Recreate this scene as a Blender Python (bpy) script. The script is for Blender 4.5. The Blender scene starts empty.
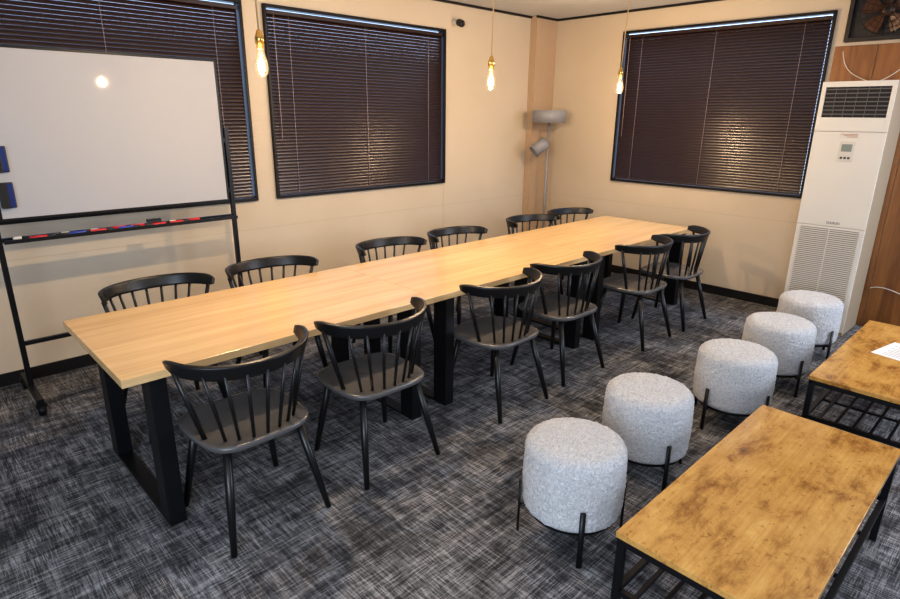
import bpy, bmesh, math, random
from mathutils import Vector, Matrix, noise as mn
random.seed(4)
S=bpy.context.scene; COL=S.collection
V=Vector
# ---------------------------------------------------------------- materials
def nmat(name):
    m=bpy.data.materials.new(name); m.use_nodes=True; nt=m.node_tree
    b=nt.nodes["Principled BSDF"]; return m,nt,b
def L(nt,a,b): nt.links.new(a,b)
def simple(name,col,rough=.5,metal=0.,var=.12,scale=30.,bump=.0,bscale=200.,spec=.5,coat=0.):
    m,nt,b=nmat(name); N=nt.nodes
    tc=N.new("ShaderNodeTexCoord"); no=N.new("ShaderNodeTexNoise"); no.inputs["Scale"].default_value=scale; no.inputs["Detail"].default_value=4
    L(nt,tc.outputs["Object"],no.inputs["Vector"])
    mx=N.new("ShaderNodeMix"); mx.data_type='RGBA'
    mx.inputs[6].default_value=[c*(1-var) for c in col]+[1]; mx.inputs[7].default_value=[min(1,c*(1+var)) for c in col]+[1]
    L(nt,no.outputs["Fac"],mx.inputs[0]); L(nt,mx.outputs[2],b.inputs["Base Color"])
    b.inputs["Roughness"].default_value=rough; b.inputs["Metallic"].default_value=metal
    b.inputs["Specular IOR Level"].default_value=spec; b.inputs["Coat Weight"].default_value=coat
    if bump>0:
        n2=N.new("ShaderNodeTexNoise"); n2.inputs["Scale"].default_value=bscale; n2.inputs["Detail"].default_value=3
        L(nt,tc.outputs["Object"],n2.inputs["Vector"])
        bp=N.new("ShaderNodeBump"); bp.inputs["Strength"].default_value=bump; bp.inputs["Distance"].default_value=.01
        L(nt,n2.outputs["Fac"],bp.inputs["Height"]); L(nt,bp.outputs[0],b.inputs["Normal"])
    return m
def emis(name,col,st):
    m,nt,b=nmat(name); b.inputs["Base Color"].default_value=col+(1,) ; b.inputs["Emission Color"].default_value=col+(1,); b.inputs["Emission Strength"].default_value=st
    return m
def ramp(nt,stops):
    r=nt.nodes.new("ShaderNodeValToRGB"); e=r.color_ramp.elements
    while len(e)<len(stops): e.new(.5)
    for i,(p,c) in enumerate(stops): e[i].position=p; e[i].color=(c[0],c[1],c[2],1) if not isinstance(c,(int,float)) else (c,c,c,1)
    return r
def noise(nt,vec,sc,scale=1.,detail=4,rough=.6,dist=0.):
    N=nt.nodes; mp=N.new("ShaderNodeMapping"); mp.inputs["Scale"].default_value=sc; L(nt,vec,mp.inputs["Vector"])
    n=N.new("ShaderNodeTexNoise"); n.inputs["Scale"].default_value=scale; n.inputs["Detail"].default_value=detail; n.inputs["Roughness"].default_value=rough; n.inputs["Distortion"].default_value=dist
    L(nt,mp.outputs[0],n.inputs["Vector"]); return n.outputs["Fac"]
def math_(nt,op,a,b=None):
    n=nt.nodes.new("ShaderNodeMath"); n.operation=op
    for i,v in enumerate((a,b)):
        if v is None: continue
        if isinstance(v,(int,float)): n.inputs[i].default_value=v
        else: L(nt,v,n.inputs[i])
    return n.outputs[0]
def mixc(nt,f,a,b,mode='MIX'):
    n=nt.nodes.new("ShaderNodeMix"); n.data_type='RGBA'; n.blend_type=mode
    if isinstance(f,(int,float)): n.inputs[0].default_value=f
    else: L(nt,f,n.inputs[0])
    for k,v in ((6,a),(7,b)):
        if isinstance(v,tuple): n.inputs[k].default_value=v+(1,)
        else: L(nt,v,n.inputs[k])
    return n.outputs[2]
def objvec(nt,rand=True):
    tc=nt.nodes.new("ShaderNodeTexCoord")
    if not rand: return tc.outputs["Object"]
    oi=nt.nodes.new("ShaderNodeObjectInfo"); a=nt.nodes.new("ShaderNodeVectorMath"); a.operation='ADD'
    s=nt.nodes.new("ShaderNodeVectorMath"); s.operation='SCALE'; s.inputs["Scale"].default_value=37.
    c=nt.nodes.new("ShaderNodeCombineXYZ"); L(nt,oi.outputs["Random"],c.inputs[0]); L(nt,oi.outputs["Random"],c.inputs[1])
    L(nt,c.outputs[0],s.inputs[0]); L(nt,s.outputs[0],a.inputs[0]); L(nt,tc.outputs["Object"],a.inputs[1]); return a.outputs[0]
def m_carpet():
    m,nt,b=nmat("carpet_mat"); v=objvec(nt,False)
    def streak(sc,lo,hi,rg=.6):
        f=noise(nt,v,sc,1,3,rg); r=ramp(nt,[(lo,0.),(hi,1.)]); L(nt,f,r.inputs[0]); return r.outputs[0]
    ax=streak((9,165,1),.50,.58); ay=streak((165,9,1),.50,.58)
    bx=streak((3.5,68,1),.52,.61); by=streak((68,3.5,1),.52,.61)
    lines_x=math_(nt,'MAXIMUM',ax,math_(nt,'MULTIPLY',bx,.8)); lines_y=math_(nt,'MAXIMUM',ay,math_(nt,'MULTIPLY',by,.8))
    dirn=noise(nt,v,(1,1,1),4.0,5,.75); rd=ramp(nt,[(.40,.28),(.60,.72)]); L(nt,dirn,rd.inputs[0])
    s=mixc(nt,rd.outputs[0],lines_x,lines_y)
    den=noise(nt,v,(1,1,1),3.8,6,.72); dx=noise(nt,v,(2.,26,1),1,3,.6); dy=noise(nt,v,(26,2.,1),1,3,.6)
    d=math_(nt,'ADD',math_(nt,'MULTIPLY',den,.5),math_(nt,'ADD',math_(nt,'MULTIPLY',dx,.25),math_(nt,'MULTIPLY',dy,.25)))
    ri=ramp(nt,[(.42,.18),(.56,1.)]); L(nt,d,ri.inputs[0])
    s=math_(nt,'MULTIPLY',s,ri.outputs[0])
    fine=noise(nt,v,(1,1,1),250,2,.7); fr=ramp(nt,[(.38,.5),(.60,1.)]); L(nt,fine,fr.inputs[0])
    s=math_(nt,'MULTIPLY',math_(nt,'ADD',math_(nt,'MULTIPLY',s,.86),math_(nt,'MULTIPLY',ri.outputs[0],.12)),fr.outputs[0])
    col=mixc(nt,s,(.020,.020,.024),(.60,.60,.62)); L(nt,col,b.inputs["Base Color"]); b.inputs["Roughness"].default_value=.95; b.inputs["Specular IOR Level"].default_value=.15
    bp=nt.nodes.new("ShaderNodeBump"); bp.inputs["Strength"].default_value=.6; bp.inputs["Distance"].default_value=.006; L(nt,fine,bp.inputs["Height"]); L(nt,bp.outputs[0],b.inputs["Normal"])
    return m
def m_oak():
    m,nt,b=nmat("light_oak"); v=objvec(nt)
    g=noise(nt,v,(.8,17,17),1,6,.6,.8); r=ramp(nt,[(.25,(.63,.41,.19)),(.5,(.73,.495,.245)),(.78,(.80,.58,.32))]); L(nt,g,r.inputs[0])
    g2=noise(nt,v,(3,150,150),1,4,.7); r2=ramp(nt,[(.35,(.82,.77,.70)),(.6,(1,1,1))]); L(nt,g2,r2.inputs[0])
    c=mixc(nt,.45,r.outputs[0],r2.outputs[0],'MULTIPLY'); L(nt,c,b.inputs["Base Color"])
    b.inputs["Roughness"].default_value=.24; b.inputs["Specular IOR Level"].default_value=.7
    bp=nt.nodes.new("ShaderNodeBump"); bp.inputs["Strength"].default_value=.06; bp.inputs["Distance"].default_value=.003; L(nt,g2,bp.inputs["Height"]); L(nt,bp.outputs[0],b.inputs["Normal"])
    return m
def m_rustic():
    m,nt,b=nmat("rustic_brown_wood"); v=objvec(nt)
    g=noise(nt,v,(4.8,9.0,9.0),1,7,.70,.25); r=ramp(nt,[(.26,(.12,.050,.014)),(.38,(.34,.165,.042)),(.48,(.54,.30,.085)),(.70,(.68,.42,.135))]); L(nt,g,r.inputs[0])
    g2=noise(nt,v,(3,90,90),1,4,.7); r2=ramp(nt,[(.35,(.68,.60,.52)),(.6,(1,1,1))]); L(nt,g2,r2.inputs[0])
    g3=noise(nt,v,(46,50,30),1,2,.6,.2); r3=ramp(nt,[(.30,(.3,.2,.12)),(.37,(1,1,1))]); L(nt,g3,r3.inputs[0])
    c=mixc(nt,.45,r.outputs[0],r2.outputs[0],'MULTIPLY'); c=mixc(nt,.5,c,r3.outputs[0],'MULTIPLY'); L(nt,c,b.inputs["Base Color"])
    b.inputs["Roughness"].default_value=.19; b.inputs["Specular IOR Level"].default_value=.7
    return m
def m_panel():
    m,nt,b=nmat("brown_wood_panel"); v=objvec(nt,False)
    g=noise(nt,v,(10,10,1.2),1,5,.6,1.2); r=ramp(nt,[(.3,(.15,.055,.015)),(.7,(.36,.15,.042))]); L(nt,g,r.inputs[0]); L(nt,r.outputs[0],b.inputs["Base Color"]); b.inputs["Roughness"].default_value=.35
    return m
def m_boucle():
    m,nt,b=nmat("grey_boucle"); v=objvec(nt)
    n=noise(nt,v,(1,1,1),95,3,.72,1.8)
    r=ramp(nt,[(.34,(.43,.43,.45)),(.46,(.67,.67,.685)),(.62,(.83,.83,.84))]); L(nt,n,r.inputs[0]); L(nt,r.outputs[0],b.inputs["Base Color"])
    b.inputs["Roughness"].default_value=.95; b.inputs["Specular IOR Level"].default_value=.1; b.inputs["Sheen Weight"].default_value=.2
    bp=nt.nodes.new("ShaderNodeBump"); bp.inputs["Strength"].default_value=.9; bp.inputs["Distance"].default_value=.012; L(nt,n,bp.inputs["Height"]); L(nt,bp.outputs[0],b.inputs["Normal"])
    return m
def m_wall():
    m,nt,b=nmat("beige_wallpaper"); v=objvec(nt,False)
    g=noise(nt,v,(1,1,1),1.1,3,.5); r=ramp(nt,[(.3,(.595,.495,.375)),(.7,(.65,.55,.425))]); L(nt,g,r.inputs[0]); L(nt,r.outputs[0],b.inputs["Base Color"])
    b.inputs["Roughness"].default_value=.6; b.inputs["Specular IOR Level"].default_value=.35
    f=noise(nt,v,(1,1,.6),160,3,.7); bp=nt.nodes.new("ShaderNodeBump"); bp.inputs["Strength"].default_value=.25; bp.inputs["Distance"].default_value=.004; L(nt,f,bp.inputs["Height"]); L(nt,bp.outputs[0],b.inputs["Normal"])
    return m
M=dict(
 carpet=m_carpet(), oak=m_oak(), rustic=m_rustic(), panel=m_panel(), boucle=m_boucle(), wall=m_wall(),
 pillar=simple("tan_pillar",(.51,.37,.25),.75,bump=.2,bscale=150,var=.05),
 ceil=simple("ceiling_white",(.55,.555,.57),.85,var=.03,bump=.2,bscale=90),
 trim=simple("black_trim",(.012,.011,.011),.4),
 joint=simple("joint_strip",(.56,.465,.345),.7,var=.03),
 chair=simple("black_chair",(.009,.009,.010),.36,var=.1,spec=.5),
 seat=simple("charcoal_seat",(.105,.102,.103),.24,var=.06,spec=.7),
 metal=simple("black_metal",(.010,.010,.012),.38,metal=.3),
 blind=simple("brown_slat",(.028,.0125,.0115),.28,var=.1,scale=6,spec=.6),
 cord=simple("blind_cord",(.38,.30,.29),.7),
 wframe=simple("dark_window_frame",(.010,.008,.008),.45,spec=.3),
 sky=emis("daylight_glass",(.50,.68,1.0),3.0),
 white=simple("whiteboard_enamel",(.44,.445,.47),.04,var=.01,scale=2,spec=.5),
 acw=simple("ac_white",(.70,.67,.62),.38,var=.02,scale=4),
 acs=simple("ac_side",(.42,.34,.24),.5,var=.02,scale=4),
 acg=simple("ac_grille",(.62,.59,.54),.5,var=.02,scale=4),
 gap=simple("grille_gap",(.18,.16,.14),.7),
 louv=simple("outlet_louvre",(.11,.10,.10),.5),
 dark=simple("dark_recess",(.008,.008,.010),.6),
 grey=simple("lamp_grey",(.27,.27,.285),.45,var=.04,metal=.0),
 brass=simple("brass",(.62,.40,.13),.25,metal=1.,var=.08),
 cordw=simple("twisted_cord",(.52,.36,.18),.8,var=.3,scale=300),
 lcd=simple("lcd",(.23,.27,.25),.3),
 cream=simple("white_cable",(.66,.63,.57),.5,var=.03),
 paper=simple("paper",(.80,.80,.80),.7,var=.01),
 ink=simple("ink",(.12,.12,.14),.7),
 fan=simple("brown_fan",(.11,.045,.022),.3,var=.2,scale=12),
 fanframe=simple("dark_brown_frame",(.018,.011,.009),.4),
 red=simple("marker_red",(.60,.02,.02),.35), blue=simple("marker_blue",(.03,.07,.42),.35), blk=simple("marker_black",(.02,.02,.02),.35),
 navy=simple("navy_grip",(.012,.028,.15),.35),
 felt=simple("eraser_felt",(.05,.05,.06),.9),
 fil=emis("filament",(1.0,.72,.40),360.),
)
def m_glass():
    m,nt,b=nmat("clear_bulb_glass"); nt.nodes.remove(b); N=nt.nodes; out=N["Material Output"]
    t=N.new("ShaderNodeBsdfTransparent"); t.inputs[0].default_value=(1,.96,.90,1); g=N.new("ShaderNodeBsdfGlossy"); g.inputs["Roughness"].default_value=.03
    lw=N.new("ShaderNodeLayerWeight"); lw.inputs[0].default_value=.35; mx=N.new("ShaderNodeMixShader"); L(nt,lw.outputs["Fresnel"],mx.inputs[0]); L(nt,t.outputs[0],mx.inputs[1]); L(nt,g.outputs[0],mx.inputs[2])
    e=N.new("ShaderNodeEmission"); e.inputs[0].default_value=(1,.68,.38,1); e.inputs[1].default_value=.20; ad=N.new("ShaderNodeAddShader")
    L(nt,mx.outputs[0],ad.inputs[0]); L(nt,e.outputs[0],ad.inputs[1]); L(nt,ad.outputs[0],out.inputs[0]); return m
M['glass']=m_glass()
# ---------------------------------------------------------------- mesh builder
class MB:
    def __init__(s): s.bm=bmesh.new()
    def box(s,x0,x1,y0,y1,z0,z1,bev=0.,mi=0):
        t=bmesh.new(); bmesh.ops.create_cube(t,size=1)
        bmesh.ops.transform(t,matrix=Matrix.Translation(((x0+x1)/2,(y0+y1)/2,(z0+z1)/2))@Matrix.Diagonal((abs(x1-x0),abs(y1-y0),abs(z1-z0),1)),verts=t.verts)
        if bev>0: bmesh.ops.bevel(t,geom=t.edges[:],offset=bev,segments=2,profile=.5,affect='EDGES')
        s.add(t,mi); return s
    def add(s,t,mi=0,smooth=False,mat=None):
        if mat is not None: bmesh.ops.transform(t,matrix=mat,verts=t.verts)
        mp={v:s.bm.verts.new(v.co) for v in t.verts}
        for f in t.faces:
            try: nf=s.bm.faces.new([mp[v] for v in f.verts]); nf.material_index=mi; nf.smooth=smooth or f.smooth
            except ValueError: pass
        t.free()
    def tube(s,pts,r,n=10,mi=0,caps=True,flat=None,up=None,q=4.,rw=None):
        pts=[V(p) for p in pts]; rs=r if isinstance(r,(list,tuple)) else [r]*len(pts); rings=[]; prev=None
        for i,p in enumerate(pts):
            d=(pts[min(i+1,len(pts)-1)]-pts[max(i-1,0)]).normalized()
            if up is not None:
                U_=V(up[i]) if isinstance(up,list) else V(up); a=U_-d*d.dot(U_); a.normalize()
            elif prev is None:
                ref=V((0,0,1)) if abs(d.z)<.9 else V((1,0,0)); a=(ref-d*ref.dot(d)).normalized()
            else: a=(prev-d*prev.dot(d)).normalized()
            prev=a; b=d.cross(a); ring=[]
            for k in range(n):
                t=2*math.pi*(k+.5)/n
                if flat:
                    c,si=math.cos(t),math.sin(t)
                    w=(abs(c)**q+abs(si)**q)**(-1/q); off=a*(flat[1]/2*c*w*rs[i])+b*(flat[0]/2*si*w*(rw[i] if rw else rs[i]))
                else: off=a*(rs[i]*math.cos(t))+b*(rs[i]*math.sin(t))
                ring.append(s.bm.verts.new(p+off))
            rings.append(ring)
        for i in range(len(rings)-1):
            for k in range(n):
                f=s.bm.faces.new([rings[i][k],rings[i][(k+1)%n],rings[i+1][(k+1)%n],rings[i+1][k]]); f.smooth=True; f.material_index=mi
        if caps:
            f=s.bm.faces.new(rings[0][::-1]); f.material_index=mi; f=s.bm.faces.new(rings[-1]); f.material_index=mi
        return s
    def lathe(s,prof,n=40,mi=0,mat=None,smooth=True,cap=True):
        t=bmesh.new(); rings=[]
        for r,z in prof:
            rings.append([t.verts.new((max(r,1e-4)*math.cos(2*math.pi*k/n),max(r,1e-4)*math.sin(2*math.pi*k/n),z)) for k in range(n)])
        for i in range(len(rings)-1):
            for k in range(n):
                f=t.faces.new([rings[i][k],rings[i][(k+1)%n],rings[i+1][(k+1)%n],rings[i+1][k]]); f.smooth=smooth
        if cap: t.faces.new(rings[0][::-1]); t.faces.new(rings[-1])
        s.add(t,mi,mat=mat); return s
    def obj(s,name,mats,parent=None,loc=(0,0,0)):
        bmesh.ops.recalc_face_normals(s.bm,faces=s.bm.faces[:])
        me=bpy.data.meshes.new(name); s.bm.to_mesh(me); s.bm.free()
        if not isinstance(mats,(list,tuple)): mats=[mats]
        for m in mats: me.materials.append(m)
        o=bpy.data.objects.new(name,me); COL.objects.link(o); o.location=loc
        if parent: o.parent=parent
        return o
def empty(name,loc,label,cat,rot=0.,group=None):
    e=bpy.data.objects.new(name,None); e.empty_display_size=.1; COL.objects.link(e); e.location=loc; e.rotation_euler=(0,0,rot)
    e["label"]=label; e["category"]=cat
    if group: e["group"]=group
    return e
def tag(o,label,cat,group=None):
    o["label"]=label; o["category"]=cat
    if group: o["group"]=group
    return o
def struct(o): o["kind"]="structure"; return o
def dup(src,loc,rot,label=None):
    e=src.copy(); COL.objects.link(e); e.location=loc; e.rotation_euler=(0,0,rot)
    if label: e["label"]=label
    def rec(a,b):
        for c in a.children:
            k=c.copy(); COL.objects.link(k); k.parent=b; k.matrix_parent_inverse=c.matrix_parent_inverse.copy(); rec(c,k)
    rec(src,e); return e
# ---------------------------------------------------------------- room shell
H=2.73; XW=-7.6; YS=-6.6
W1=(-5.57,-3.70,1.03,2.475); W2=(-3.532,-1.657,1.03,2.475); W3=(-2.866,-.95,1.024,2.53)
struct(MB().box(XW,.12,YS,.12,-.06,0).obj("floor",M['carpet']))
struct(MB().box(XW,.12,YS,.12,H,H+.06).obj("ceiling",M['ceil']))
b=MB(); t=.12
b.box(XW,W1[0],0,t,0,H); b.box(W1[1],W2[0],0,t,0,H); b.box(W2[1],.12,0,t,0,H)
for w in (W1,W2): b.box(w[0],w[1],0,t,0,w[2]); b.box(w[0],w[1],0,t,w[3],H)
struct(b.obj("wall_back",M['wall']))
b=MB(); b.box(0,t,YS,W3[0],0,H); b.box(0,t,W3[1],0,0,H); b.box(0,t,W3[0],W3[1],0,W3[2]); b.box(0,t,W3[0],W3[1],W3[3],H)
struct(b.obj("wall_right",M['wall']))
struct(MB().box(-.36,-.001,-.09,-.001,0.,H-.001).obj("trim_1",M['pillar']))
struct(MB().box(XW,-.36,-.012,-.0005,0.,.085,.002).obj("baseboard_back",M['trim']))
struct(MB().box(-.012,-.0005,-2.9,-.09,0.,.085,.002).obj("baseboard_right",M['trim']))
b=MB(); b.box(XW,-.36,-.02,-.0005,H-.022,H-.001); b.box(-.38,0,-.11,-.0905,H-.022,H-.001); b.box(-.02,-.0005,YS,-.11,H-.022,H-.001)
struct(b.obj("trim_2",M['trim']))
b=MB()
y=-2.90
while y>-5.6: b.box(-.014,-.0005,y-.296,y,0,2.255,.002); y-=.30
struct(b.obj("trim_3",M['panel']))
b=MB(); b.box(XW,-.36,-.0015,-.0002,.80,.806); b.box(-1.66,-1.654,-.0015,-.0002,.085,1.02)
struct(b.obj("trim_4",M['joint']))
b=MB(); b.box(-.0015,-.0002,-2.9,-.09,.80,.806)
struct(b.obj("trim_5",M['joint']))
# windows + blinds ; local frame: X along wall, Z up, -Y into room
def window(n,w,h,mat):
    f=.022
    b=MB(); b.box(0,w,-.03,.06,0,f,.003); b.box(0,w,-.03,.06,h-f,h,.003); b.box(0,f,-.03,.06,f,h-f,.003); b.box(w-f,w,-.03,.06,f,h-f,.003)
    b.box(0.0,w,.085,.09,0.0,h,0,1)
    o=b.obj("window_%d"%n,[M['wframe'],M['sky']]); o.matrix_world=mat; struct(o)
    e=empty("venetian_blind",(0,0,0),"closed dark brown venetian blind with horizontal slats in black window frame","blind",group="venetian blinds on the windows")
    e.matrix_world=mat
    g=.010; x0=f+g; x1=w-f-g; zt=h-f-.013
    MB().box(x0,x1,-.012,.03,zt-.03,zt,.003).obj("headrail",M['blind'],e)
    b=MB(); zbot=f+.026; z=zt-.042; k=0; a=math.radians(61); hw=.0160
    nsl=int(round((z-zbot)/.0262)); pitch=(z-zbot)/nsl
    for k in range(nsl+1):
        zz=z-k*pitch; pts=[]
        for j in range(5):
            u_=(j/4-.5)*2; bow=.0042*(1-u_*u_)
            pts.append((hw*u_*math.cos(a)-bow*math.sin(a)+.008, hw*u_*math.sin(a)+bow*math.cos(a)+zz))
        vs=[[b.bm.verts.new((xx,p[0],p[1])) for p in pts] for xx in (x0,x1)]
        for i in range(4):
            fc=b.bm.faces.new([vs[0][i],vs[1][i],vs[1][i+1],vs[0][i+1]]); fc.smooth=True
    b.obj("slats",M['blind'],e)
    MB().box(x0,x1,-.006,.022,f+.003,f+.017,.002).obj("bottom_rail",M['blind'],e)
    for fx in (.10,.5,.90):
        MB().tube([(x0+(x1-x0)*fx,-.009,f+.015),(x0+(x1-x0)*fx,-.009,zt-.03)],.0018,6).obj("ladder_cord",M['cord'],e)
    MB().tube([(x0+.05,-.02,zt-.03),(x0+.052,-.022,f+.45)],.003,6).obj("tilt_wand",M['cord'],e)
for n,w in ((1,W1),(2,W2)): window(n,w[1]-w[0],w[3]-w[2],Matrix.Translation((w[0],0,w[2])))
R=Matrix(((0,1,0,0),(-1,0,0,W3[1]),(0,0,1,W3[2]),(0,0,0,1)))
window(3,W3[1]-W3[0],W3[3]-W3[2],R)
# ---------------------------------------------------------------- conference tables (three butted)
TX=[-5.346,-3.735,-2.12,-.508]; TY0,TY1=-2.144,-1.226; TC=(TY0+TY1)/2
Lt=(TX[3]-TX[0])/3
def ctable():
    e=empty("conference_table",(TX[0]+Lt/2,TC,0),"long light oak table with black steel sled legs, carpet beneath","table",group="oak tables joined end to end")
    w=(TY1-TY0)/2; l=Lt/2-.0007
    MB().box(-l,l,-w,w,.685,.72,.002).obj("tabletop",M['oak'],e)
    for sx in (-1,1):
        x=sx*(l-.13); b=MB()
        for y in (-.395,.33): b.box(x-.034,x+.034,y-.053,y+.053,.0,.685,.003)
        b.box(x-.034,x+.034,-.342,.277,.0,.014,.002); b.box(x-.034,x+.034,-.342,.277,.66,.685,.002)
        b.obj("leg",M['metal'],e)
    MB().box(-l+.18,l-.18,-.02,.02,.655,.685,.002).obj("crossbar",M['metal'],e)
    return e
t0=ctable()
for i in (1,2): dup(t0,(TX[0]+Lt*(i+.5),TC,0),0)
# ---------------------------------------------------------------- chairs
def chair():
    e=empty("dining_chair",(0,0,0),"black wooden spindle-back chair with curved top rail","chair",group="black spindle-back chairs around the table")
    b=MB(); bm=b.bm; n=56
    def outline(t,s):
        c,si=math.cos(t),math.sin(t); q=4.2; k=(abs(c)**q+abs(si)**q)**(-1/q)
        x=.240*c*k*s; y=.222*si*k*s; x*=1-.07*(-y/.225 if y<0 else 0)
        return x,y
    prof=[(0,.440),(.35,.439),(.65,.440),(.85,.444),(.94,.4475),(.985,.447),(1.,.441),(.99,.425),(.95,.418),(.5,.416),(0,.416)]
    rings=[]
    for s_,z in prof:
        rings.append([bm.verts.new((*outline(2*math.pi*k/n,max(s_,.002)),z)) for k in range(n)])
    for i in range(len(rings)-1):
        for k in range(n):
            f=bm.faces.new([rings[i][k],rings[i][(k+1)%n],rings[i+1][(k+1)%n],rings[i+1][k]]); f.smooth=True
    b.obj("seat",M['seat'],e)
    for x,y,fx,fy in ((-.16,.14,-.225,.205),(.16,.14,.225,.205),(-.16,-.15,-.225,-.255),(.16,-.15,.225,-.255)):
        MB().tube([(x,y,.425),(x+(fx-x)*.5,y+(fy-y)*.5,.212),(fx,fy,0)],[.0175,.0175,.0125],12).obj("leg",M['chair'],e)
    def rp(t):
        s=math.sin(t); return V((.285*s,.040-.275*max(math.cos(t),0)**.85,.757+.010*s*s))
    T=math.radians(88); N=44; tt=[-T+2*T*i/N for i in range(N+1)]; pts=[rp(t) for t in tt]
    rh=[]; rw=[]; ups=[(.30*math.sin(t),-.34*math.cos(t),1) for t in tt]
    for i in range(N+1):
        q=abs(i/N-.5)*2; e_=max(0,(q-.84)/.16)
        rh.append((1.08-.12*q)*(1-.45*e_*e_)); rw.append(1-.35*e_*e_)
    b=MB(); b.tube(pts,rh,28,flat=(.021,.065),up=ups,q=9.,rw=rw); b.obj("top_rail",M['chair'],e)
    for deg in (-78,-50,-33,-16.5,0,16.5,33,50,78):
        t=math.radians(deg); p=rp(t); p.z-=.015; thick=abs(deg)>70
        s=math.sin(t); q=V((.200*s,-.19+.10*s*s,.44)) if not thick else V((.205*(1 if s>0 else -1),-.06,.44))
        r=.0105 if thick else .0070
        MB().tube([q,q.lerp(p,.5),p],[r,r*1.15,r],8).obj("spindle",M['chair'],e)
    return e
c0=chair()
near=[(-4.915,-2.225,2),(-4.25,-2.235,-1),(-3.325,-2.24,1),(-2.64,-2.21,-2),(-1.71,-2.25,1),(-1.07,-2.26,2)]
far=[(-4.86,-1.155,2),(-4.18,-1.155,-2),(-3.22,-1.145,0),(-2.53,-1.145,1),(-1.56,-1.14,-1),(-.925,-1.13,0)]
first=True
for x,y,r in near:
    if first: c0.location=(x,y,0); c0.rotation_euler=(0,0,math.radians(r)); first=False
    else: dup(c0,(x,y,0),math.radians(r))
for x,y,r in far: dup(c0,(x,y,0),math.pi+math.radians(r))
# ---------------------------------------------------------------- stools
def stool():
    e=empty("round_stool",(0,0,0),"round light grey boucle stool with thin black metal legs","stool",group="boucle stools in a row")
    R0=.203; zb=.135; key=[(0.001,zb),(R0-.03,zb),(R0-.012,zb+.004),(R0-.004,zb+.014),(R0,zb+.035),(R0+.004,.27),(R0,.395)]
    for k in range(1,7):
        a=math.pi/2*k/6; key.append((R0-.048+.048*math.cos(a),.400+.047*math.sin(a)))
    key+= [(R0*.55,.452),(0.001,.455)]
    pr=[]
    for (r0,z0),(r1,z1) in zip(key,key[1:]):
        m_=max(1,int(math.hypot(r1-r0,z1-z0)/.0045)); pr+=[(r0+(r1-r0)*i/m_,z0+(z1-z0)*i/m_) for i in range(m_)]
    pr.append(key[-1])
    b=MB(); b.lathe(pr,240); b.bm.normal_update()
    for v_ in b.bm.verts:
        if v_.co.z<zb+.01: continue
        p=v_.co*65; d=abs(mn.noise(p))*1.0+.5*mn.noise(p*1.9+V((5,2,9)))
        v_.co+=v_.normal*(.0058*d*(1 if v_.co.xy.length>.02 else 0))*(1 if v_.normal.dot(V((v_.co.x,v_.co.y,v_.co.z-.28)))>0 else -1)
    b.obj("cushion",M['boucle'],e)
    MB().lathe([(R0-.02,zb-.015),(R0-.02,zb+.0005)],48,cap=True).obj("base_ring",M['metal'],e)
    for k in range(4):
        a=math.radians(45+90*k); c,s=math.cos(a),math.sin(a); rr=R0+.015
        b=MB(); b.tube([(c*rr,s*rr,.25),(c*(rr+.001),s*(rr+.001),.10),(c*(rr+.002),s*(rr+.002),.0)],1.,8,flat=(.022,.010),up=(c,s,0))
        b.tube([(c*(R0-.03),s*(R0-.03),zb-.007),(c*rr,s*rr,zb-.007)],1.,8,flat=(.018,.012),up=(0,0,1))
        b.obj("leg",M['metal'],e)
    return e
s0=stool(); st=[(-4.02,-3.31,0),(-3.36,-3.28,12),(-2.54,-3.38,30),(-1.81,-3.37,15),(-1.07,-3.34,18)]
s0.location=(st[0][0],st[0][1],0)
for x,y,r in st[1:]: dup(s0,(x,y,0),math.radians(r))
# ---------------------------------------------------------------- coffee tables
def ctab():
    e=empty("coffee_table",(0,0,0),"low coffee table, mottled rustic brown wood top on black metal frame","table",group="rustic coffee tables")
    lx,ly,z=.635,.265,.43
    MB().box(-lx,lx,-ly,ly,z-.022,z,.002).obj("tabletop",M['rustic'],e)
    b=MB(); f=.0125
    x1,y1=lx-.004,ly-.004
    for y in (-y1,y1): b.box(-x1,x1,y-f if y>0 else y,y if y>0 else y+f,z-.047,z-.0225)
    for x in (-x1,x1): b.box(x-.02 if x>0 else x,x if x>0 else x+.02,-y1,y1,z-.047,z-.0225)
    b.obj("apron",M['metal'],e)
    for x in (-1,1):
        for y in (-1,1):
            b=MB(); b.box(x*x1-.025*(x>0),x*x1+.025*(x<0),y*y1-.025*(y>0),y*y1+.025*(y<0),0,z-.0475,.001).obj("leg",M['metal'],e)
    b=MB(); zz=.19
    for y in (-y1+.012,y1-.012): b.box(-x1+.025,x1-.025,y-.01,y+.01,zz,zz+.02)
    for x in (-x1+.012,x1-.012): b.box(x-.01,x+.01,-y1+.025,y1-.025,zz,zz+.02)
    for k in range(1,7):
        y=-y1+2*y1*k/7; b.box(-x1+.02,x1-.02,y-.006,y+.006,zz+.005,zz+.017)
    for k in range(1,4):
        x=-x1+2*x1*k/4; b.box(x-.006,x+.006,-y1+.02,y1-.02,zz-.006,zz+.0045)
    b.obj("lower_shelf",M['metal'],e)
    return e
k0=ctab(); k0.location=(-3.745,-3.975,0); k1=dup(k0,(-1.955,-4.02,0),0)
po=MB().box(-.105,.105,-.148,.148,0,.0015).obj("paper_sheet",M['paper']); tag(po,"white printed paper sheet lying on the coffee table","paper")
po.location=(-1.86,-4.03,.4305); po.rotation_euler=(0,0,math.radians(78))
b=MB()
for k in range(9): b.box(-.08,.06+.02*math.sin(k*3),.11-k*.027,.114-k*.027,.0016,.0019)
b.obj("printed_lines",M['ink'],po)
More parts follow.
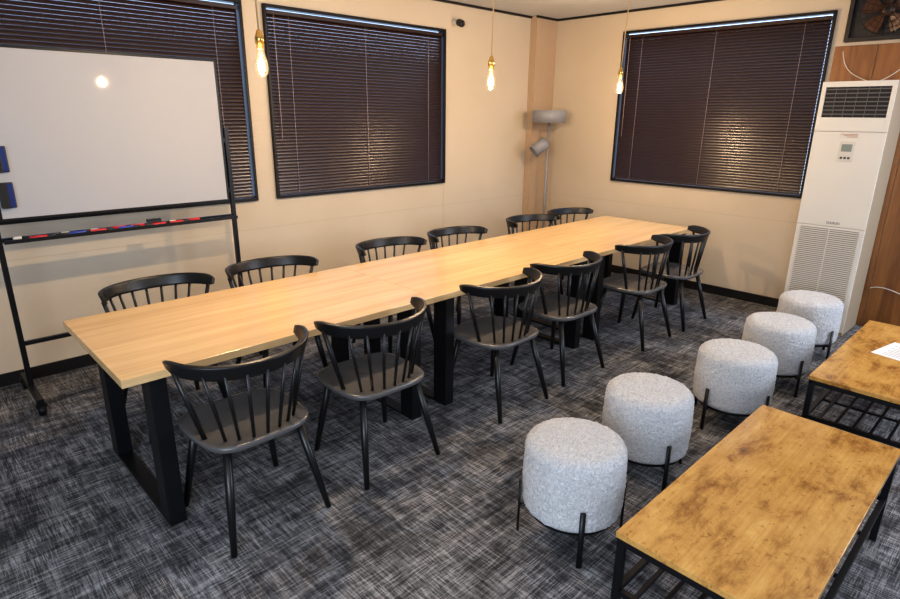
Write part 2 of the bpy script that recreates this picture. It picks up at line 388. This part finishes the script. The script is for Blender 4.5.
# ---------------------------------------------------------------- whiteboard
wb=empty("whiteboard",(-4.75,-.37,0),"large white board on black wheeled metal stand with marker tray","whiteboard")
x0,x1=-.66,.66
MB().box(x0+.01,x1-.01,-.012,.010,1.11,2.02).obj("board_panel",M['white'],wb)
b=MB(); b.box(x0,x1,-.016,.014,1.10,1.115,.002); b.box(x0,x1,-.016,.014,2.015,2.03,.002); b.box(x0,x0+.014,-.016,.014,1.115,2.015,.002); b.box(x1-.014,x1,-.016,.014,1.115,2.015,.002)
b.obj("board_frame",M['metal'],wb)
for s_ in (-1,1):
    x=s_*.685; b=MB(); b.box(x-.014,x+.014,-.014,.014,.09,1.60,.002); b.box(min(x,s_*.655),max(x,s_*.655),-.01,.01,1.50,1.53)
    b.box(min(x,s_*.655),max(x,s_*.655),-.01,.01,1.16,1.19)
    b.obj("post",M['metal'],wb)
    b=MB(); b.box(x-.018,x+.018,-.27,.25,.078,.108,.003); b.obj("foot",M['metal'],wb)
    for y in (-.25,.23):
        c=MB(); c.lathe([(.012,-.020),(.031,-.018),(.034,0),(.031,.018),(.012,.020)],24,mat=Matrix.Translation((x,y,.034))@Matrix.Rotation(math.pi/2,4,'Y'))
        c.box(x-.026,x+.026,y-.016,y+.016,.05,.078,.002); c.obj("caster",M['metal'],wb)
b=MB(); b.box(-.671,.671,-.012,.012,.36,.385,.002); b.obj("crossbar",M['metal'],wb)
b=MB(); b.box(-.671,.671,-.09,.012,.985,.992); b.box(-.671,.671,-.094,-.088,.985,1.006); b.box(-.671,.671,-.012,.012,.99,1.006); b.obj("marker_tray",M['metal'],wb)
def marker(cx,cy,col,rot):
    e=empty("whiteboard_marker",(cx,cy,.9925),"whiteboard marker lying on the black marker tray","marker",rot,"markers on the whiteboard tray")
    T=Matrix.Translation((0,0,.010))@Matrix.Rotation(math.pi/2,4,'Y')
    MB().lathe([(.006,-.065),(.0095,-.063),(.010,-.02),(.010,.02)],14,mat=T).obj("barrel",col,e)
    MB().lathe([(.0088,.02),(.0098,.021),(.0098,.055),(.007,.062)],14,mat=T).obj("cap",M['blk'] if col is not M['blk'] else M['cream'],e)
cols=['blk','red','blk','blue','blk','red','red','blue','red','red','blk','red','red']
for i,c in enumerate(cols):
    marker(-5.31+i*.077,-.37-.030-.032*(i%2),M[c],math.radians(random.uniform(-4,4))+(math.pi if i%3==0 else 0))
e=empty("board_eraser",(-4.60,-.352,1.0065),"black felt whiteboard eraser lying behind the markers","eraser")
MB().box(-.045,.045,-.011,.011,0.0,.010,.002).obj("felt_pad",M['felt'],e); MB().box(-.045,.045,-.011,.011,.0102,.022,.004).obj("grip",M['blk'],e)
for z in (1.175,1.37):
    e=empty("magnetic_eraser",(-5.355,-.3825,z),"blue and black magnetic eraser stuck on the whiteboard","eraser",group="magnetic erasers on the board")
    MB().box(-.035,.035,-.020,-.0005,0,.14,.003).obj("felt_pad",M['felt'],e); MB().box(-.035,.004,-.038,-.0203,0,.14,.004).obj("grip",M['blk'],e)
    MB().box(.0045,.030,-.034,-.0203,.004,.136,.003).obj("blue_band",M['navy'],e)
# ---------------------------------------------------------------- floor air conditioner
ac=empty("air_conditioner",(-.24,-3.215,0),"tall white floor-standing air conditioner against the wood panelling","air conditioner")
fx=-.21; yl,yr=.235,-.245
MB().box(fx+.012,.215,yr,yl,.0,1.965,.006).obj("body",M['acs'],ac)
b=MB(); b.box(fx,fx+.0115,yr,yl,.875,1.60,.003); b.box(fx,fx+.0115,yr,yl,.03,.872,.003)
b.box(fx,fx+.0115,yr,yr+.03,1.603,1.965,.002); b.box(fx,fx+.0115,yl-.03,yl,1.603,1.965,.002); b.box(fx,fx+.0115,yr+.03,yl-.03,1.925,1.965,.002); b.box(fx,fx+.0115,yr+.03,yl-.03,1.603,1.705,.002)
b.obj("front_panel",M['acw'],ac)
b=MB(); b.box(fx+.0095,fx+.0118,yr+.03,yl-.03,1.705,1.925,0,1)
for k in range(7):
    z=1.724+k*.030; b.box(fx-.001,fx+.009,yr+.032,yl-.032,z,z+.009,0,0)
for k in range(1,6): y=yr+.03+(.42)*k/6; b.box(fx+.004,fx+.0094,y-.002,y+.002,1.707,1.923)
b.obj("air_outlet",[M['louv'],M['dark']],ac)
b=MB(); b.box(fx-.0015,fx-.0002,yr+.03,yl-.03,.20,.855,0,0)
for k in range(40): z=.208+k*.0162; b.box(fx-.005,fx-.0016,yr+.035,yl-.035,z,z+.0100,0,1)
for y in (yr+.032,(yl+yr)/2,yl-.032): b.box(fx-.006,fx-.0016,y-.004,y+.004,.20,.855,0,1)
b.obj("intake_grille",[M['gap'],M['acg']],ac)
b=MB(); b.box(fx-.004,fx-.0002,-.06,.04,1.38,1.53,.001,0); b.box(fx-.0055,fx-.0041,-.045,.025,1.455,1.51,0,1)
for k in range(3): b.box(fx-.0055,fx-.0041,-.043+k*.025,-.027+k*.025,1.40,1.415,0,2)
b.obj("control_panel",[M['acg'],M['lcd'],M['felt']],ac)
b=MB(); b.box(fx-.0012,fx-.0002,-.075,.055,1.555,1.590,0,0)
for k in range(3): b.box(fx-.0016,fx-.0013,-.065,.045-.02*k,1.581-k*.010,1.585-k*.010,0,1)
b.obj("sticker",[M['cream'],simple("sticker_red",(.36,.15,.10),.6)],ac)
cu=bpy.data.curves.new("brand_text","FONT"); cu.body="DAIKIN"; cu.size=.028; cu.align_x='CENTER'; cu.extrude=.0005
to=bpy.data.objects.new("logo_lettering",cu); COL.objects.link(to)
dg=bpy.context.evaluated_depsgraph_get(); me=bpy.data.meshes.new_from_object(to.evaluated_get(dg)); bpy.data.objects.remove(to)
me.materials.append(M['ink']); lo=bpy.data.objects.new("logo_lettering",me); COL.objects.link(lo); lo.parent=ac
lo.matrix_local=Matrix(((0,0,-1,fx-.001),(-1,0,0,-.02),(0,1,0,.895),(0,0,0,1)))
# ---------------------------------------------------------------- ventilation fan
vf=empty("ventilation_fan",(-.0005,-3.22,2.28),"brown wall ventilation fan in a black wooden frame","fan")
b=MB(); a=.26; h=.43
b.box(-.06,0,-a,-a+.03,0,h,.003); b.box(-.06,0,a-.03,a,0,h,.003); b.box(-.06,0,-a+.03,a-.03,0,.03,.003); b.box(-.06,0,-a+.03,a-.03,h-.03,h,.003); b.box(-.008,0,-a+.03,a-.03,.03,h-.03)
b.obj("frame",M['fanframe'],vf)
RY=Matrix.Translation((-.045,0,h/2))@Matrix.Rotation(-math.pi/2,4,'Y')
MB().lathe([(.045,-.02),(.045,.01),(.03,.02),(0,.024)],24,mat=RY).obj("hub",M['fan'],vf)
for k in range(5):
    t=bmesh.new(); ang=2*math.pi*k/5; rows=[]
    for i in range(6):
        r=.035+.135*i/5; w=.25+.55*math.sin(math.pi*(.25+.5*i/5))
        rows.append([t.verts.new((r*math.cos(ang+w*(j/3-.5)*1.1),r*math.sin(ang+w*(j/3-.5)*1.1),.012*(j/3-.5)*2)) for j in range(4)])
    for i in range(5):
        for j in range(3): f=t.faces.new([rows[i][j],rows[i+1][j],rows[i+1][j+1],rows[i][j+1]]); f.smooth=True
    bb=MB(); bb.add(t,0,True,RY); bb.obj("blade",M['fan'],vf)
b=MB()
for rr in (.06,.10,.14,.175):
    pts=[(-.075,rr*math.cos(2*math.pi*i/40),h/2+rr*math.sin(2*math.pi*i/40)) for i in range(41)]; b.tube(pts,.0022,6,caps=False)
for k in range(8):
    c,s_=math.cos(math.pi*k/8),math.sin(math.pi*k/8); b.tube([(-.073,-.19*c,h/2-.19*s_),(-.073,.19*c,h/2+.19*s_)],.0022,6)
b.obj("guard",M['metal'],vf)
# cables
def cable(name,pts,r,mat,label,cat):
    cu=bpy.data.curves.new(name,"CURVE"); cu.dimensions='3D'; sp=cu.splines.new('NURBS'); sp.points.add(len(pts)-1); sp.order_u=4; sp.use_endpoint_u=True
    for i,p in enumerate(pts): sp.points[i].co=(*p,1)
    cu.bevel_depth=r; cu.bevel_resolution=3; o=bpy.data.objects.new(name,cu); COL.objects.link(o)
    dg=bpy.context.evaluated_depsgraph_get(); me=bpy.data.meshes.new_from_object(o.evaluated_get(dg)); bpy.data.objects.remove(o)
    me.materials.clear(); me.materials.append(mat)
    o=bpy.data.objects.new(name,me); COL.objects.link(o)
    if label: tag(o,label,cat)
    return o
cable("power_cable",[(-.006,-2.955,2.25),(-.02,-2.97,2.16),(-.03,-3.02,2.06),(-.05,-3.12,2.01),(-.08,-3.2,1.969),(-.1,-3.3,1.969),(-.05,-3.42,2.1)],.0032,M['cream'],"white power cable hanging above the air conditioner","cable")
cable("wall_cable",[(-.02,-3.50,.34),(-.03,-3.55,.37),(-.03,-3.65,.36),(-.025,-3.75,.32),(-.02,-3.9,.28)],.0035,M['cream'],"white cable running along the wood panelling","cable")
# ---------------------------------------------------------------- pendant bulbs
bulbs=[(-4.44,-1.70,1.925),(-2.836,-1.70,1.92),(-1.252,-1.70,1.945)]
def pendant(loc,swing):
    e=empty("pendant_lamp",loc,"bare warm filament bulb on brass socket hanging over the table","lamp",group="pendant bulbs over the table")
    x,y,z=loc
    b=MB(); b.lathe([(.004,-.068),(.018,-.065),(.028,-.050),(.0315,-.029),(.030,-.008),(.025,.016),(.0175,.038),(.013,.052),(.013,.06)],32,cap=False).obj("glass_bulb",M['glass'],e)
    b=MB()
    for k in range(6):
        a=2*math.pi*k/6; b.tube([(.004*math.cos(a),.004*math.sin(a),.02),(.012*math.cos(a+.3),.012*math.sin(a+.3),-.040)],.0013,5,caps=True)
    b.obj("filament",M['fil'],e)
    MB().lathe([(.013,.055),(.0165,.057),(.017,.078),(.0205,.08),(.0205,.108),(.017,.114),(.012,.134),(.006,.14)],28).obj("brass_socket",M['brass'],e)
    top=H-z; b=MB(); b.tube([(0,0,.135),(swing*.3,0,.135+(top-.14)*.4),(swing,0,top-.02)],.0042,8).obj("cord",M['cordw'],e)
    MB().lathe([(.004,top-.05),(.03,top-.03),(.035,top-.001)],24,mat=Matrix.Translation((swing,0,0))).obj("ceiling_cup",M['brass'],e)
    l=bpy.data.lights.new("bulb_light","POINT"); l.energy=50; l.color=(1,.76,.50); l.shadow_soft_size=.018; lo=bpy.data.objects.new("bulb_light",l); COL.objects.link(lo); lo.parent=e; lo.location=(0,0,-.01)
    return e
for i,p in enumerate(bulbs): pendant(p,(-.02,.015,.04)[i])
cable("spare_cord",[(-1.21,-1.70,2.70),(-1.16,-1.72,2.62),(-1.08,-1.72,2.64),(-1.05,-1.72,2.70),(-1.05,-1.72,2.727)],.004,M['blk'],"loop of spare black cord hanging from the ceiling","cord")
# ---------------------------------------------------------------- floor lamp
fl=empty("floor_lamp",(-.37,-.33,0),"slim grey floor lamp with drum shade and small reading spotlight","lamp")
MB().lathe([(.13,0),(.13,.015),(.12,.022),(.012,.026)],40).obj("base",M['grey'],fl)
MB().tube([(0,0,.02),(0,0,1.64)],.014,12).obj("pole",M['grey'],fl)
MB().lathe([(.185,1.625),(.19,1.625),(.19,1.755),(.185,1.757),(.06,1.757)],48).obj("shade",M['grey'],fl)
d=V((-.62,.35,-.55)).normalized(); T=Matrix.Translation((-.085,.045,1.365))@d.to_track_quat('Z','Y').to_matrix().to_4x4()
MB().lathe([(.0,-.095),(.055,-.092),(.068,-.07),(.072,.085),(.066,.087),(.062,.05),(.0,.045)],32,mat=T).obj("spotlight_head",M['grey'],fl)
MB().tube([(0,0,1.36),(-.015,.008,1.365)],.009,8).obj("joint",M['grey'],fl)
# ---------------------------------------------------------------- security camera on wall
sc=empty("security_camera",(-1.52,-.0,2.55),"small black security camera on white mount near the ceiling","camera")
MB().lathe([(.03,0),(.03,.012),(.012,.018),(.012,.05)],20,mat=Matrix.Rotation(math.pi/2,4,'X')).obj("mount",M['cream'],sc)
MB().lathe([(.028,-.03),(.033,-.02),(.033,.03),(.024,.045)],24,mat=Matrix.Translation((0,-.075,-.01))@Matrix.Rotation(math.radians(110),4,'X')).obj("housing",M['blk'],sc)
MB().lathe([(.02,0),(.018,.006),(0,.008)],20,mat=Matrix.Translation((0,-.075,-.01))@Matrix.Rotation(math.radians(110),4,'X')@Matrix.Translation((0,0,.0445))).obj("lens",M['dark'],sc)
# ---------------------------------------------------------------- lights
def area(name,loc,target,sx,sy,e,col):
    l=bpy.data.lights.new(name,"AREA"); l.shape='RECTANGLE'; l.size=sx; l.size_y=sy; l.energy=e; l.color=col
    o=bpy.data.objects.new(name,l); COL.objects.link(o); o.location=loc; o.rotation_euler=(V(target)-V(loc)).to_track_quat('-Z','Y').to_euler(); return o
area("daylight_window",(-7.3,-5.0,1.7),(-3.8,-4.1,.0),2.8,1.5,120,(.74,.85,1.0))
area("daylight_side_window",(-.5,-6.3,1.8),(-2.6,-3.8,.1),1.8,1.4,115,(.74,.84,1.0))
area("overhead_fill",(-5.0,-4.8,2.68),(-4.8,-4.2,0),1.2,1.2,14,(1,.93,.84))  # warm fill added overhead out of view, not a known fixture
area("overhead_fill_right",(-1.6,-4.4,2.68),(-1.6,-4.2,0),1.2,.6,14,(1,.90,.78))  # second added warm fill, unseen, above the coffee table side
w=bpy.data.worlds.new("World"); S.world=w; w.use_nodes=True; bg=w.node_tree.nodes["Background"]; bg.inputs[0].default_value=(.80,.84,.93,1); bg.inputs[1].default_value=.23
# ---------------------------------------------------------------- camera
yaw,pit,rol,f=.8031,-.3040,.0098,586.8872
fw=V((math.cos(pit)*math.cos(yaw),math.cos(pit)*math.sin(yaw),math.sin(pit))); r=V((math.sin(yaw),-math.cos(yaw),0)); u=r.cross(fw)
r2=r*math.cos(rol)+u*math.sin(rol); u2=-r*math.sin(rol)+u*math.cos(rol)
cam=bpy.data.cameras.new("camera"); cam.sensor_width=36; cam.lens=f/900*36; cam.clip_start=.02
co=bpy.data.objects.new("camera",cam); COL.objects.link(co); S.camera=co
co.matrix_world=Matrix(((r2.x,u2.x,-fw.x,-5.8566),(r2.y,u2.y,-fw.y,-4.4654),(r2.z,u2.z,-fw.z,1.6922),(0,0,0,1)))
S.view_settings.view_transform='Standard'
for lk in ('Medium High Contrast','Standard - Medium High Contrast','None'):
    try: S.view_settings.look=lk; break
    except Exception: pass
S.view_settings.exposure=.0
